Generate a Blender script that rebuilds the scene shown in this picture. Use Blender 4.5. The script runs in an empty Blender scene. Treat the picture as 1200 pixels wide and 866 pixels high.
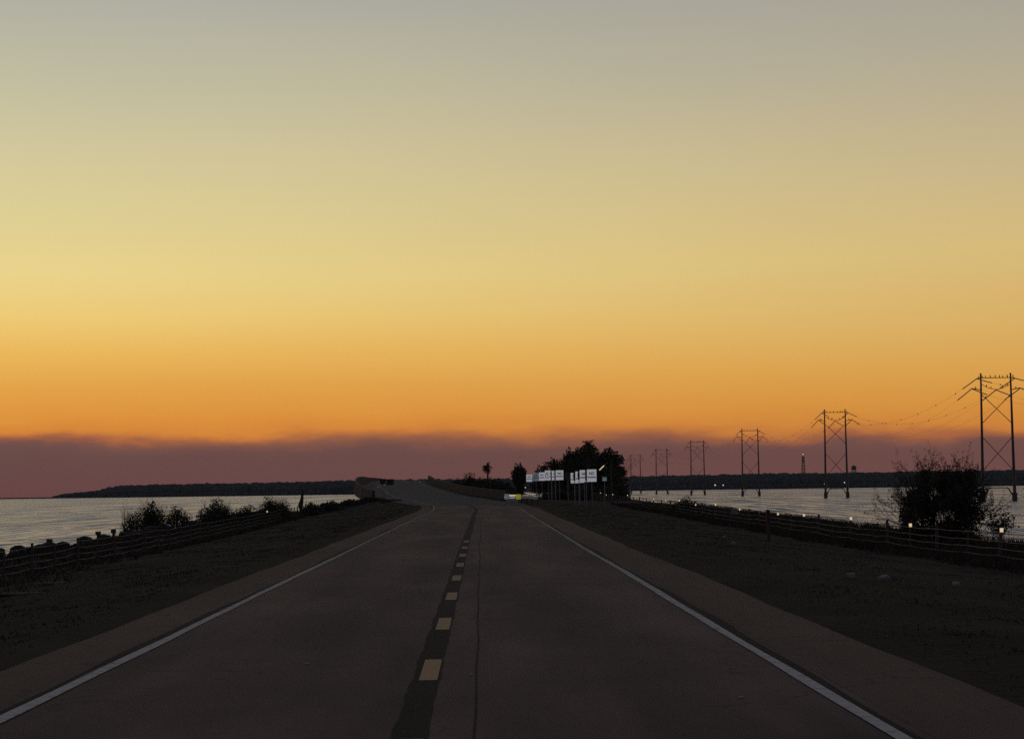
import bpy, bmesh, math, random
import numpy as np
from mathutils import Vector, Matrix
R = math.radians
rnd = random.Random(7)
S = bpy.context.scene
COL = S.collection

# ------------------------------------------------------------------ camera
F = 2400.0                      # focal length in photo pixels (1200 wide)
CAMZ = 3.6
cam_d = bpy.data.cameras.new('camera'); cam_d.lens = 72; cam_d.sensor_width = 36
cam_d.clip_start = 0.5; cam_d.clip_end = 20000
cam = bpy.data.objects.new('camera', cam_d); COL.objects.link(cam); S.camera = cam
PITCH = math.atan(141.0/F); ROLL = R(0.76)
CM = (Matrix.Translation((0, 0, CAMZ)) @ Matrix.Rotation(R(90)+PITCH, 4, 'X') @ Matrix.Rotation(-ROLL, 4, 'Z'))
cam.matrix_world = CM
def at(px, py, Y):
    """world point on the photo ray (px, py) at distance Y down the road"""
    d = CM.to_3x3() @ Vector((px-600, -(py-433), -F))
    t = Y/d.y
    return Vector((d.x*t, Y, CAMZ+d.z*t))
def X_(px, Y):
    return at(px, 574, Y).x

# ------------------------------------------------------------------ view
S.view_settings.view_transform = 'Standard'; S.view_settings.look = 'None'
S.view_settings.exposure = 0.0; S.view_settings.gamma = 1; S.view_settings.use_curve_mapping = False
S.cycles.max_bounces = 6; S.cycles.diffuse_bounces = 2; S.cycles.glossy_bounces = 3
S.cycles.volume_bounces = 0; S.cycles.volume_max_steps = 64
S.cycles.use_denoising = False

def lin(c):
    c = c/255.0
    return c/12.92 if c <= .04045 else ((c+.055)/1.055)**2.4
def L3(r, g, b): return (lin(r), lin(g), lin(b), 1)

# ------------------------------------------------------------------ world: dusk sky just after sunset
W = bpy.data.worlds.new('World'); S.world = W; W.use_nodes = True
nt = W.node_tree; N = nt.nodes; LK = nt.links; N.clear()
def nd(t, **k):
    n = N.new(t)
    for a, b in k.items(): setattr(n, a, b)
    return n
def mth(op, a, b=None, c=None):
    n = nd('ShaderNodeMath', operation=op)
    for i, v in enumerate((a, b, c)):
        if v is None: continue
        if isinstance(v, (int, float)): n.inputs[i].default_value = v
        else: LK.new(v, n.inputs[i])
    return n.outputs[0]
tc = nd('ShaderNodeTexCoord'); sx = nd('ShaderNodeSeparateXYZ'); LK.new(tc.outputs['Generated'], sx.inputs[0])
elev = mth('MULTIPLY', mth('ARCSINE', sx.outputs[2]), 180/math.pi)
azim = mth('MULTIPLY', mth('ARCTAN2', sx.outputs[0], sx.outputs[1]), 180/math.pi)
cv = nd('ShaderNodeCombineXYZ'); LK.new(mth('MULTIPLY', azim, .30), cv.inputs[0]); LK.new(mth('MULTIPLY', elev, 1.1), cv.inputs[1])
nz = nd('ShaderNodeTexNoise'); nz.inputs['Scale'].default_value = 1.0; nz.inputs['Detail'].default_value = 5; nz.inputs['Roughness'].default_value = .55
LK.new(cv.outputs[0], nz.inputs['Vector'])
cv2 = nd('ShaderNodeCombineXYZ'); LK.new(mth('MULTIPLY', azim, .06), cv2.inputs[0]); LK.new(mth('MULTIPLY', elev, .25), cv2.inputs[1])
nz2 = nd('ShaderNodeTexNoise'); nz2.inputs['Scale'].default_value = 1.0; nz2.inputs['Detail'].default_value = 3
LK.new(cv2.outputs[0], nz2.inputs['Vector'])
mask = nd('ShaderNodeMapRange'); mask.inputs['From Min'].default_value = 3.2; mask.inputs['From Max'].default_value = 1.5
LK.new(elev, mask.inputs['Value'])
wob = mth('MULTIPLY', mth('SUBTRACT', nz.outputs['Fac'], .5), mth('MULTIPLY', mask.outputs[0], .95))
wob2 = mth('MULTIPLY', mth('SUBTRACT', nz2.outputs['Fac'], .5), .9)
e2 = mth('MAXIMUM', mth('ADD', mth('ADD', elev, wob), mth('MULTIPLY', wob2, mth('MINIMUM', 1.0, mth('MULTIPLY', elev, .12)))), 0.0)
fac = mth('SQRT', mth('DIVIDE', e2, 90.0))
def ramp(stops):
    n = nd('ShaderNodeValToRGB'); n.color_ramp.interpolation = 'LINEAR'
    el = n.color_ramp.elements
    st = [((max(0, e)/90)**.5, c) for e, c in stops]
    el[0].position = st[0][0]; el[0].color = L3(*st[0][1]); el[1].position = st[-1][0]; el[1].color = L3(*st[-1][1])
    for p, c in st[1:-1]:
        x = el.new(p); x.color = L3(*c)
    LK.new(fac, n.inputs['Fac'])
    return n.outputs[0]
P = .02387
up = [(18, (152, 156, 166)), (28, (140, 147, 162)), (42, (96, 104, 120)), (90, (66, 75, 93))]
left = ramp([(0, (106, 67, 67)), (38*P, (105, 73, 70)), (58*P, (109, 78, 74)), (65*P, (160, 92, 66)), (73*P, (216, 134, 56)),
             (90*P, (225, 148, 60)), (125*P, (230, 164, 72)), (165*P, (238, 186, 92)), (205*P, (240, 205, 120)), (250*P, (236, 213, 140)), (320*P, (224, 209, 150)),
             (400*P, (211, 201, 158)), (480*P, (194, 190, 162)), (582*P, (173, 174, 165))] + up)
right = ramp([(0, (116, 72, 66)), (38*P, (110, 75, 70)), (47*P, (116, 79, 72)), (56*P, (170, 100, 62)), (66*P, (206, 130, 58)),
              (90*P, (214, 146, 64)), (130*P, (217, 161, 78)), (186*P, (217, 175, 102)), (266*P, (214, 186, 122)), (366*P, (200, 181, 138)),
              (466*P, (181, 171, 146)), (566*P, (165, 161, 150))] + up)
mr = nd('ShaderNodeMapRange', interpolation_type='SMOOTHSTEP'); mr.inputs['From Min'].default_value = -19; mr.inputs['From Max'].default_value = 19
LK.new(azim, mr.inputs['Value'])
mx = nd('ShaderNodeMix', data_type='RGBA'); LK.new(mr.outputs[0], mx.inputs['Factor']); LK.new(left, mx.inputs['A']); LK.new(right, mx.inputs['B'])
back = ramp([(0, (60, 57, 66)), (4, (76, 68, 76)), (12, (90, 84, 92)), (30, (86, 88, 100)), (60, (78, 86, 102)), (90, (76, 85, 102))])
mb = nd('ShaderNodeMapRange', interpolation_type='SMOOTHSTEP'); mb.inputs['From Min'].default_value = .75; mb.inputs['From Max'].default_value = -.45
LK.new(sx.outputs[1], mb.inputs['Value'])
mx2 = nd('ShaderNodeMix', data_type='RGBA'); LK.new(mb.outputs[0], mx2.inputs['Factor']); LK.new(mx.outputs['Result'], mx2.inputs['A']); LK.new(back, mx2.inputs['B'])
# a faint Nishita dome adds the blue of the upper air
sk = nd('ShaderNodeTexSky', sky_type='NISHITA'); sk.sun_disc = False; sk.sun_elevation = R(0.5); sk.sun_rotation = R(-18)
bg = nd('ShaderNodeBackground'); bg.inputs['Strength'].default_value = 1.0
LK.new(mx2.outputs['Result'], bg.inputs['Color'])
wo = nd('ShaderNodeOutputWorld'); LK.new(bg.outputs[0], wo.inputs['Surface'])
N.remove(sk)
W.cycles.sampling_method = 'MANUAL'; W.cycles.sample_map_resolution = 1024

# ------------------------------------------------------------------ materials
def mat(name, col, rough=.9, spec=.3, noise=None, bump=None, metal=0, col2=None, emit=None):
    m = bpy.data.materials.new(name); m.use_nodes = True
    t = m.node_tree; b = t.nodes['Principled BSDF']
    b.inputs['Base Color'].default_value = (*col, 1); b.inputs['Roughness'].default_value = rough
    b.inputs['Specular IOR Level'].default_value = spec; b.inputs['Metallic'].default_value = metal
    if emit:
        b.inputs['Emission Color'].default_value = (*emit[0], 1); b.inputs['Emission Strength'].default_value = emit[1]
    tcn = t.nodes.new('ShaderNodeTexCoord')
    if noise:
        n = t.nodes.new('ShaderNodeTexNoise'); n.inputs['Scale'].default_value = noise; n.inputs['Detail'].default_value = 6
        t.links.new(tcn.outputs['Object'], n.inputs['Vector'])
        r = t.nodes.new('ShaderNodeValToRGB'); r.color_ramp.elements[0].position = .3; r.color_ramp.elements[1].position = .7
        c2 = col2 or tuple(c*1.5 for c in col)
        r.color_ramp.elements[0].color = (*col, 1); r.color_ramp.elements[1].color = (*c2, 1)
        t.links.new(n.outputs['Fac'], r.inputs['Fac']); t.links.new(r.outputs[0], b.inputs['Base Color'])
    if bump:
        n = t.nodes.new('ShaderNodeTexNoise'); n.inputs['Scale'].default_value = bump[0]; n.inputs['Detail'].default_value = 4
        t.links.new(tcn.outputs['Object'], n.inputs['Vector'])
        bp = t.nodes.new('ShaderNodeBump'); bp.inputs['Strength'].default_value = bump[1]; bp.inputs['Distance'].default_value = bump[2]
        t.links.new(n.outputs['Fac'], bp.inputs['Height']); t.links.new(bp.outputs[0], b.inputs['Normal'])
    return m

def asphalt(name, c1, c2, patch, spec=.12):
    """worn asphalt: coarse wheel-path streaks, stains, aggregate speckle"""
    m = bpy.data.materials.new(name); m.use_nodes = True; t = m.node_tree; b = t.nodes['Principled BSDF']
    T = t.nodes.new; K = t.links.new
    uv = T('ShaderNodeUVMap'); uv.uv_map = 'UVMap'
    mp = T('ShaderNodeMapping'); mp.inputs['Scale'].default_value = (.75, .05, 1); K(uv.outputs[0], mp.inputs[0])
    n1 = T('ShaderNodeTexNoise'); n1.inputs['Scale'].default_value = 1; n1.inputs['Detail'].default_value = 4; K(mp.outputs[0], n1.inputs['Vector'])
    mp2 = T('ShaderNodeMapping'); mp2.inputs['Scale'].default_value = (.35, .12, 1); K(uv.outputs[0], mp2.inputs[0])
    n2 = T('ShaderNodeTexNoise'); n2.inputs['Scale'].default_value = 1; n2.inputs['Detail'].default_value = 6; n2.inputs['Roughness'].default_value = .6; K(mp2.outputs[0], n2.inputs['Vector'])
    n3 = T('ShaderNodeTexNoise'); n3.inputs['Scale'].default_value = 45; n3.inputs['Detail'].default_value = 3; K(uv.outputs[0], n3.inputs['Vector'])
    a = T('ShaderNodeMath'); a.operation = 'ADD'; K(n1.outputs['Fac'], a.inputs[0]); K(n2.outputs['Fac'], a.inputs[1])
    r = T('ShaderNodeValToRGB'); r.color_ramp.elements[0].position = .40; r.color_ramp.elements[1].position = .62
    r.color_ramp.elements[0].color = (*c1, 1); r.color_ramp.elements[1].color = (*c2, 1)
    a2 = T('ShaderNodeMath'); a2.operation = 'MULTIPLY'; a2.inputs[1].default_value = .5; K(a.outputs[0], a2.inputs[0]); K(a2.outputs[0], r.inputs['Fac'])
    mr_ = T('ShaderNodeMapRange'); mr_.inputs['To Min'].default_value = .35; mr_.inputs['To Max'].default_value = 1.65; K(n3.outputs['Fac'], mr_.inputs['Value'])
    mu = T('ShaderNodeVectorMath'); mu.operation = 'SCALE'; K(r.outputs[0], mu.inputs[0]); K(mr_.outputs[0], mu.inputs['Scale'])
    # branching cracks: cell edges, broken up by a noise
    wv = T('ShaderNodeTexNoise'); wv.inputs['Scale'].default_value = 1.6; wv.inputs['Detail'].default_value = 3; K(uv.outputs[0], wv.inputs['Vector'])
    ad = T('ShaderNodeVectorMath'); ad.operation = 'ADD'; K(uv.outputs[0], ad.inputs[0]); K(wv.outputs['Color'], ad.inputs[1])
    vo = T('ShaderNodeTexVoronoi'); vo.feature = 'DISTANCE_TO_EDGE'; vo.inputs['Scale'].default_value = .42; K(ad.outputs[0], vo.inputs['Vector'])
    cr = T('ShaderNodeMapRange'); cr.inputs['From Min'].default_value = .0; cr.inputs['From Max'].default_value = .012; cr.inputs['To Min'].default_value = .35; K(vo.outputs['Distance'], cr.inputs['Value'])
    ms = T('ShaderNodeMapRange'); ms.inputs['From Min'].default_value = .50; ms.inputs['From Max'].default_value = .56; ms.inputs['To Min'].default_value = 1; ms.inputs['To Max'].default_value = 0; K(n2.outputs['Fac'], ms.inputs['Value'])
    cm = T('ShaderNodeMath'); cm.operation = 'MAXIMUM'; K(cr.outputs[0], cm.inputs[0]); K(ms.outputs[0], cm.inputs[1])
    mu2 = T('ShaderNodeVectorMath'); mu2.operation = 'SCALE'; K(mu.outputs[0], mu2.inputs[0]); K(cm.outputs[0], mu2.inputs['Scale'])
    K(mu2.outputs[0], b.inputs['Base Color'])
    b.inputs['Roughness'].default_value = patch; b.inputs['Specular IOR Level'].default_value = spec
    bp = T('ShaderNodeBump'); bp.inputs['Strength'].default_value = .35; bp.inputs['Distance'].default_value = .01
    K(n3.outputs['Fac'], bp.inputs['Height']); K(bp.outputs[0], b.inputs['Normal'])
    return m

M = {}
M['asphalt'] = asphalt('asphalt', (.029, .018, .023), (.118, .068, .061), .76, .05)
M['shoulder'] = asphalt('shoulder_asphalt', (.060, .037, .032), (.108, .066, .056), .80, .04)
M['deck'] = asphalt('deck_asphalt', (.032, .029, .035), (.052, .046, .052), .85, .08)
M['tar'] = asphalt('tar', (.006, .006, .009), (.014, .012, .016), .8, .03)
M['ground'] = mat('ground', (.022, .018, .017), 1, .02, .25, (6, .6, .08), col2=(.046, .037, .029))
M['grass'] = mat('grass', (.038, .031, .025), 1, .05, .3, col2=(.068, .055, .040))
M['leaf'] = mat('leaf', (.042, .044, .026), .9, .1, 1.5, col2=(.075, .075, .048))
M['leaf_dry'] = mat('leaf_dry', (.055, .048, .034), .9, .1, 1.5, col2=(.09, .078, .055))
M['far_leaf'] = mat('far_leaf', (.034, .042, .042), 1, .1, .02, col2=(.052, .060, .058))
M['bark'] = mat('bark', (.045, .036, .028), .95, .1, 4)
M['rock'] = mat('rock', (.022, .021, .020), .95, .1, 2, (5, .6, .1), col2=(.045, .042, .04))
M['wood'] = mat('wood', (.065, .056, .05), .95, .1, 5)
M['wire'] = mat('galvanised_wire', (.11, .095, .088), .7, .3, 4)
M['steel'] = mat('steel', (.06, .055, .055), .6, .4, 3, metal=.3)
M['galv'] = mat('galvanised_steel', (.20, .20, .20), .55, .5, 3, metal=.4)
M['black'] = mat('black', (.015, .015, .018), .8, .2, 5)
M['signback'] = mat('sign_back', (.03, .03, .033), .7, .3, 5)
M['brownback'] = mat('brown_panel', (.10, .055, .035), .8, .2, 5)
M['concrete'] = mat('concrete', (.042, .037, .039), .9, .05, 1.2, col2=(.068, .059, .059))
M['concrete_dark'] = mat('concrete_dark', (.07, .065, .06), .95, .2, 1.2)
M['bird'] = mat('bird', (.02, .018, .018), .9, .1, 20)
M['litter'] = mat('litter', (.20, .18, .18), .8, .2, 20)
M['redpaint'] = mat('red_paint', (.07, .012, .010), .7, .3, 9)
# retroreflective sheeting given its own emission in place of returned headlights
M['signface'] = mat('reflective_white_glow', (.75, .76, .76), .5, .4, 6, col2=(.68, .69, .70), emit=((.92, .95, 1.0), .23))
M['signblue'] = mat('reflective_dim_glow', (.45, .47, .55), .5, .4, 6, col2=(.40, .42, .5), emit=((.75, .85, 1.0), .08))
M['signtext'] = mat('sign_lettering', (.03, .035, .03), .6, .3)
M['signred'] = mat('sign_red', (.25, .03, .03), .6, .3)
M['green'] = mat('sign_green', (.10, .17, .15), .6, .4, 6, emit=((.7, 1, .95), .02))  # faint emission put in like on the white faces
M['reflector'] = mat('reflector', (.8, .7, .5), .4, .5, emit=((1, .76, .44), .62))  # glows by itself where headlights would be thrown back
M['yellowglow'] = mat('reflective_yellow_glow', (.6, .5, .03), .5, .4, emit=((.80, .76, .10), .16))  # emission added for the headlight return of the yellow panel
M['lamp'] = mat('lamp', (.8, .8, .8), .4, .3, emit=((1, .93, .82), .8))
M['redlamp'] = mat('beacon', (.8, .5, .5), .4, .3, emit=((1, .6, .5), 1.0))

def paint(name, c, cut, scale, far=60):
    """worn road paint: chipped through to the asphalt by a noise"""
    m = mat(name, c, .7, .3); t = m.node_tree; b = t.nodes['Principled BSDF']
    uv = t.nodes.new('ShaderNodeUVMap'); uv.uv_map = 'UVMap'
    n = t.nodes.new('ShaderNodeTexNoise'); n.inputs['Scale'].default_value = scale; n.inputs['Detail'].default_value = 6; n.inputs['Roughness'].default_value = .7
    t.links.new(uv.outputs[0], n.inputs['Vector'])
    r = t.nodes.new('ShaderNodeValToRGB'); r.color_ramp.elements[0].position = cut-.1; r.color_ramp.elements[1].position = cut+.1
    r.color_ramp.elements[0].color = (.05, .042, .04, 1); r.color_ramp.elements[1].color = (*c, 1)
    sp = t.nodes.new('ShaderNodeSeparateXYZ'); t.links.new(uv.outputs[0], sp.inputs[0])
    wr = t.nodes.new('ShaderNodeMapRange'); wr.inputs['From Min'].default_value = 18; wr.inputs['From Max'].default_value = far; wr.inputs['To Min'].default_value = 0; wr.inputs['To Max'].default_value = -.21
    t.links.new(sp.outputs[1], wr.inputs['Value'])
    sm = t.nodes.new('ShaderNodeMath'); sm.operation = 'ADD'; t.links.new(n.outputs['Fac'], sm.inputs[0]); t.links.new(wr.outputs[0], sm.inputs[1])
    t.links.new(sm.outputs[0], r.inputs['Fac']); t.links.new(r.outputs[0], b.inputs['Base Color'])
    return m
M['white_paint'] = paint('white_paint', (.29, .275, .285), .40, 4, 70)
M['yellow_paint'] = paint('yellow_paint', (.27, .130, .034), .35, 9, 50)

WA, WE, WT = 4.2, .05, .25
def water_mat():
    m = bpy.data.materials.new('water'); m.use_nodes = True; t = m.node_tree; b = t.nodes['Principled BSDF']
    T = t.nodes.new; K = t.links.new
    b.inputs['Base Color'].default_value = (.20, .215, .265, 1); b.inputs['Roughness'].default_value = .22; b.inputs['IOR'].default_value = 1.7
    tcn = T('ShaderNodeTexCoord')
    def noise(vec, det, ro=.6, off=0):
        mp = T('ShaderNodeMapping'); mp.inputs['Scale'].default_value = vec; mp.inputs['Location'].default_value = (off, off, 0); K(tcn.outputs['Object'], mp.inputs[0])
        n = T('ShaderNodeTexNoise'); n.inputs['Scale'].default_value = 1; n.inputs['Detail'].default_value = det; n.inputs['Roughness'].default_value = ro
        K(mp.outputs[0], n.inputs['Vector']); return n
    def vm(op, a, b_=None, sc=None):
        n = T('ShaderNodeVectorMath'); n.operation = op; K(a, n.inputs[0])
        if b_ is not None:
            if isinstance(b_, tuple): n.inputs[1].default_value = b_
            else: K(b_, n.inputs[1])
        if sc is not None:
            if isinstance(sc, (int, float)): n.inputs['Scale'].default_value = sc
            else: K(sc, n.inputs['Scale'])
        return n.outputs[0]
    # short chop in groups, finer and coarser
    sy_ = T('ShaderNodeSeparateXYZ'); K(tcn.outputs['Object'], sy_.inputs[0])
    def band(y0, y1, y2, y3):
        a_ = T('ShaderNodeMapRange'); a_.inputs['From Min'].default_value = y0; a_.inputs['From Max'].default_value = y1; K(sy_.outputs[1], a_.inputs['Value'])
        b_ = T('ShaderNodeMapRange'); b_.inputs['From Min'].default_value = y3; b_.inputs['From Max'].default_value = y2; K(sy_.outputs[1], b_.inputs['Value'])
        m_ = T('ShaderNodeMath'); m_.operation = 'MULTIPLY'; K(a_.outputs[0], m_.inputs[0]); K(b_.outputs[0], m_.inputs[1]); return m_.outputs[0]
    v = vm('SCALE', vm('SUBTRACT', noise((.05, .02, 1), 3, .6, 4).outputs['Color'], (.5, .5, .5)), sc=WE)
    # the chop lengthens with the distance from the causeway
    for sc_, of_, bd in (((4.2, .075, 1), 0, (-300, -250, 210, 330)), ((3.0, .030, 1), 9, (150, 260, 380, 520)), ((2.0, .010, 1), 13, (330, 460, 700, 950)),
                         ((1.1, .0036, 1), 23, (600, 800, 1300, 1700)), ((.6, .0011, 1), 31, (1100, 1500, 9000, 9900))):
        n_ = vm('SUBTRACT', noise(sc_, 2, .55, of_).outputs['Color'], (.5, .5, .5))
        mm_ = T('ShaderNodeMath'); mm_.operation = 'MULTIPLY'; mm_.inputs[1].default_value = WA; K(band(*bd), mm_.inputs[0])
        v = vm('ADD', v, vm('SCALE', n_, sc=mm_.outputs[0]))
    v = vm('ADD', v, (0, -WT, 0))
    # calm slick close to the left bank: the chop dies down in a long band
    sx_ = T('ShaderNodeSeparateXYZ'); K(tcn.outputs['Object'], sx_.inputs[0])
    dn = noise((.02, .03, 1), 3, .6, 2).outputs['Fac']
    def mt(op, a_, b_):
        n = T('ShaderNodeMath'); n.operation = op
        for i_, q in enumerate((a_, b_)):
            if isinstance(q, (int, float)): n.inputs[i_].default_value = q
            else: K(q, n.inputs[i_])
        return n.outputs[0]
    yy = mt('ADD', sx_.outputs[1], mt('MULTIPLY', mt('SUBTRACT', dn, .5), 26))
    d_ = mt('DIVIDE', mt('ABSOLUTE', mt('SUBTRACT', yy, 205), 0), 22)
    inb = mt('MULTIPLY', mt('MAXIMUM', mt('SUBTRACT', 1, d_), 0), mt('LESS_THAN', sx_.outputs[0], 0))
    lee = T('ShaderNodeMapRange'); lee.inputs['From Min'].default_value = -60; lee.inputs['From Max'].default_value = 30; lee.inputs['To Min'].default_value = .6; lee.inputs['To Max'].default_value = 1.0; K(sx_.outputs[0], lee.inputs['Value'])
    v = vm('SCALE', v, sc=mt('MULTIPLY', lee.outputs[0], mt('SUBTRACT', 1, mt('MULTIPLY', inb, .55))))
    v = vm('MULTIPLY', v, (1, 1, 0)); v = vm('ADD', v, (0, 0, 1)); v = vm('NORMALIZE', v)
    K(v, b.inputs['Normal'])
    return m
M['water'] = water_mat()

# ------------------------------------------------------------------ mesh helpers
class MB:
    def __init__(s): s.v = []; s.f = []
    def add(s, vs, fs):
        o = len(s.v); s.v += [tuple(v) for v in vs]; s.f += [tuple(i+o for i in f) for f in fs]; return s
    def box(s, c, d, rz=0):
        x, y, z = (k/2 for k in d); ca, sa = math.cos(rz), math.sin(rz)
        vs = []
        for a in (-x, x):
            for b in (-y, y):
                for e in (-z, z): vs.append((c[0]+a*ca-b*sa, c[1]+a*sa+b*ca, c[2]+e))
        return s.add(vs, [(0, 1, 3, 2), (4, 6, 7, 5), (0, 4, 5, 1), (2, 3, 7, 6), (0, 2, 6, 4), (1, 5, 7, 3)])
    def tube(s, pts, rad, n=6, cap=True):
        pts = [Vector(p) for p in pts]
        if isinstance(rad, (int, float)): rad = [rad]*len(pts)
        o = len(s.v); up = Vector((0, 0, 1))
        for i, p in enumerate(pts):
            d = (pts[min(i+1, len(pts)-1)]-pts[max(i-1, 0)]).normalized()
            r = Vector((1, 0, 0)) if abs(d.z) > .95 else up
            a = d.cross(r).normalized(); b = d.cross(a).normalized()
            for k in range(n):
                t = 2*math.pi*k/n; s.v.append(tuple(p+(a*math.cos(t)+b*math.sin(t))*rad[i]))
        for i in range(len(pts)-1):
            for k in range(n):
                s.f.append((o+i*n+k, o+i*n+(k+1) % n, o+(i+1)*n+(k+1) % n, o+(i+1)*n+k))
        if cap:
            s.f.append(tuple(o+k for k in range(n))[::-1]); s.f.append(tuple(o+(len(pts)-1)*n+k for k in range(n)))
        return s
    def ball(s, c, r, seg=8, ring=5):
        r = r if isinstance(r, (tuple, list)) else (r, r, r)
        o = len(s.v)
        s.v.append((c[0], c[1], c[2]+r[2]))
        for i in range(1, ring):
            a = math.pi*i/ring
            for k in range(seg):
                t = 2*math.pi*k/seg
                s.v.append((c[0]+r[0]*math.sin(a)*math.cos(t), c[1]+r[1]*math.sin(a)*math.sin(t), c[2]+r[2]*math.cos(a)))
        s.v.append((c[0], c[1], c[2]-r[2])); e = len(s.v)-1
        for k in range(seg):
            s.f.append((o, o+1+k, o+1+(k+1) % seg)); s.f.append((e, e-seg+(k+1) % seg, e-seg+k))
        for i in range(ring-2):
            for k in range(seg):
                a = o+1+i*seg
                s.f.append((a+k, a+seg+k, a+seg+(k+1) % seg, a+(k+1) % seg))
        return s
    def mesh(s, name):
        me = bpy.data.meshes.new(name); me.from_pydata(s.v, [], s.f); me.update(); return me
    def build(s, name, m, parent=None, smooth=False):
        me = s.mesh(name); me.materials.append(m)
        if smooth: me.polygons.foreach_set('use_smooth', [True]*len(me.polygons))
        o = bpy.data.objects.new(name, me); COL.objects.link(o)
        if parent: o.parent = parent
        return o
def tag(o, label=None, cat=None, group=None, kind=None):
    if label: o['label'] = label
    if cat: o['category'] = cat
    if group: o['group'] = group
    if kind: o['kind'] = kind
    return o
def empty(name, loc, label, cat, group=None, rz=0):
    o = bpy.data.objects.new(name, None); COL.objects.link(o); o.location = loc; o.rotation_euler.z = rz
    o.empty_display_size = .3
    return tag(o, label, cat, group)
def copy_tree(o, parent=None, label=None):
    c = o.copy(); COL.objects.link(c)
    if parent: c.parent = parent
    if label: c['label'] = label
    for ch in list(o.children): copy_tree(ch, c)
    return c

# ------------------------------------------------------------------ road alignment
def spline(tab):
    xs = np.array([a for a, b in tab], float); ys = np.array([b for a, b in tab], float)
    h = np.diff(xs); d = np.diff(ys)/h
    m = np.zeros(len(xs)); m[0] = d[0]; m[-1] = d[-1]
    for i in range(1, len(xs)-1):
        m[i] = (d[i-1]*h[i]+d[i]*h[i-1])/(h[i]+h[i-1])
    def f(x):
        i = int(np.clip(np.searchsorted(xs, x)-1, 0, len(xs)-2)); t = (x-xs[i])/h[i]
        if t < 0: return float(ys[0]+m[0]*(x-xs[0]))
        if t > 1: return float(ys[-1]+m[-1]*(x-xs[-1]))
        return float((2*t**3-3*t**2+1)*ys[i]+(t**3-2*t**2+t)*h[i]*m[i]+(-2*t**3+3*t**2)*ys[i+1]+(t**3-t**2)*h[i]*m[i+1])
    return f
zr = spline([(-40, 1.72), (0, 1.74), (15, 1.76), (40, 1.81), (65, 1.85), (94, 1.92), (134, 2.0), (170, 2.12), (188, 2.26), (210, 2.56), (240, 3.02), (290, 3.75),
             (350, 4.75), (400, 5.5), (450, 5.95), (500, 6.0), (560, 5.6), (640, 4.6), (700, 3.9)])
xc = spline([(-40, .2), (0, -.45), (15, -.70), (40, -1.08), (65, -1.48), (94, -1.9), (134, -2.5), (170, -3.1), (188, -4.0), (210, -6.6), (240, -10.4), (290, -14.6),
             (350, -19.3), (450, -23.9), (560, -26.5), (700, -27)])
lpar = spline([(188, -9.4), (210, -12.8), (232, -16.3), (262, -19.8), (290, -22.4), (330, -25.2), (360, -26.8), (400, -28.6), (450, -29.8), (500, -30.5), (700, -32.5)])
def rpar(Y): return xc(Y)+5.3

def strip(name, u0, u1, Y0, Y1, dz, m, step=2.0, parent=None, kind='structure', xf=None):
    """a sheet following the road between lateral offsets u0..u1 (numbers or functions of Y)"""
    n = max(2, int((Y1-Y0)/step)+1); vs = []; uvs = []
    f0 = u0 if callable(u0) else (lambda y: xc(y)+u0); f1 = u1 if callable(u1) else (lambda y: xc(y)+u1)
    nu = 5
    for i in range(n):
        y = Y0+(Y1-Y0)*i/(n-1)
        for k in range(nu):
            x = f0(y)+(f1(y)-f0(y))*k/(nu-1); vs.append((x, y, zr(y)+dz)); uvs.append((x-xc(y), y))
    fs = [(i*nu+k, i*nu+k+1, (i+1)*nu+k+1, (i+1)*nu+k) for i in range(n-1) for k in range(nu-1)]
    me = bpy.data.meshes.new(name); me.from_pydata(vs, [], fs); me.materials.append(m)
    uvl = me.uv_layers.new(name='UVMap')
    for l in me.loops: uvl.data[l.index].uv = uvs[l.vertex_index]
    o = bpy.data.objects.new(name, me); COL.objects.link(o)
    if parent: o.parent = parent
    if kind: o['kind'] = kind
    return o

# ------------------------------------------------------------------ water, sea bed, far shore
w = MB().add([(-3900, -190, 0), (3900, -190, 0), (3900, 4150, 0), (-3900, 4150, 0)], [(0, 1, 2, 3)]).build('water', M['water']); tag(w, kind='structure')
sb = MB().add([(-3900, -190, -1.5), (3900, -190, -1.5), (3900, 4150, -1.5), (-3900, 4150, -1.5)], [(0, 1, 2, 3)]).build('sea_bed', M['ground']); tag(sb, kind='structure')

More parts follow.
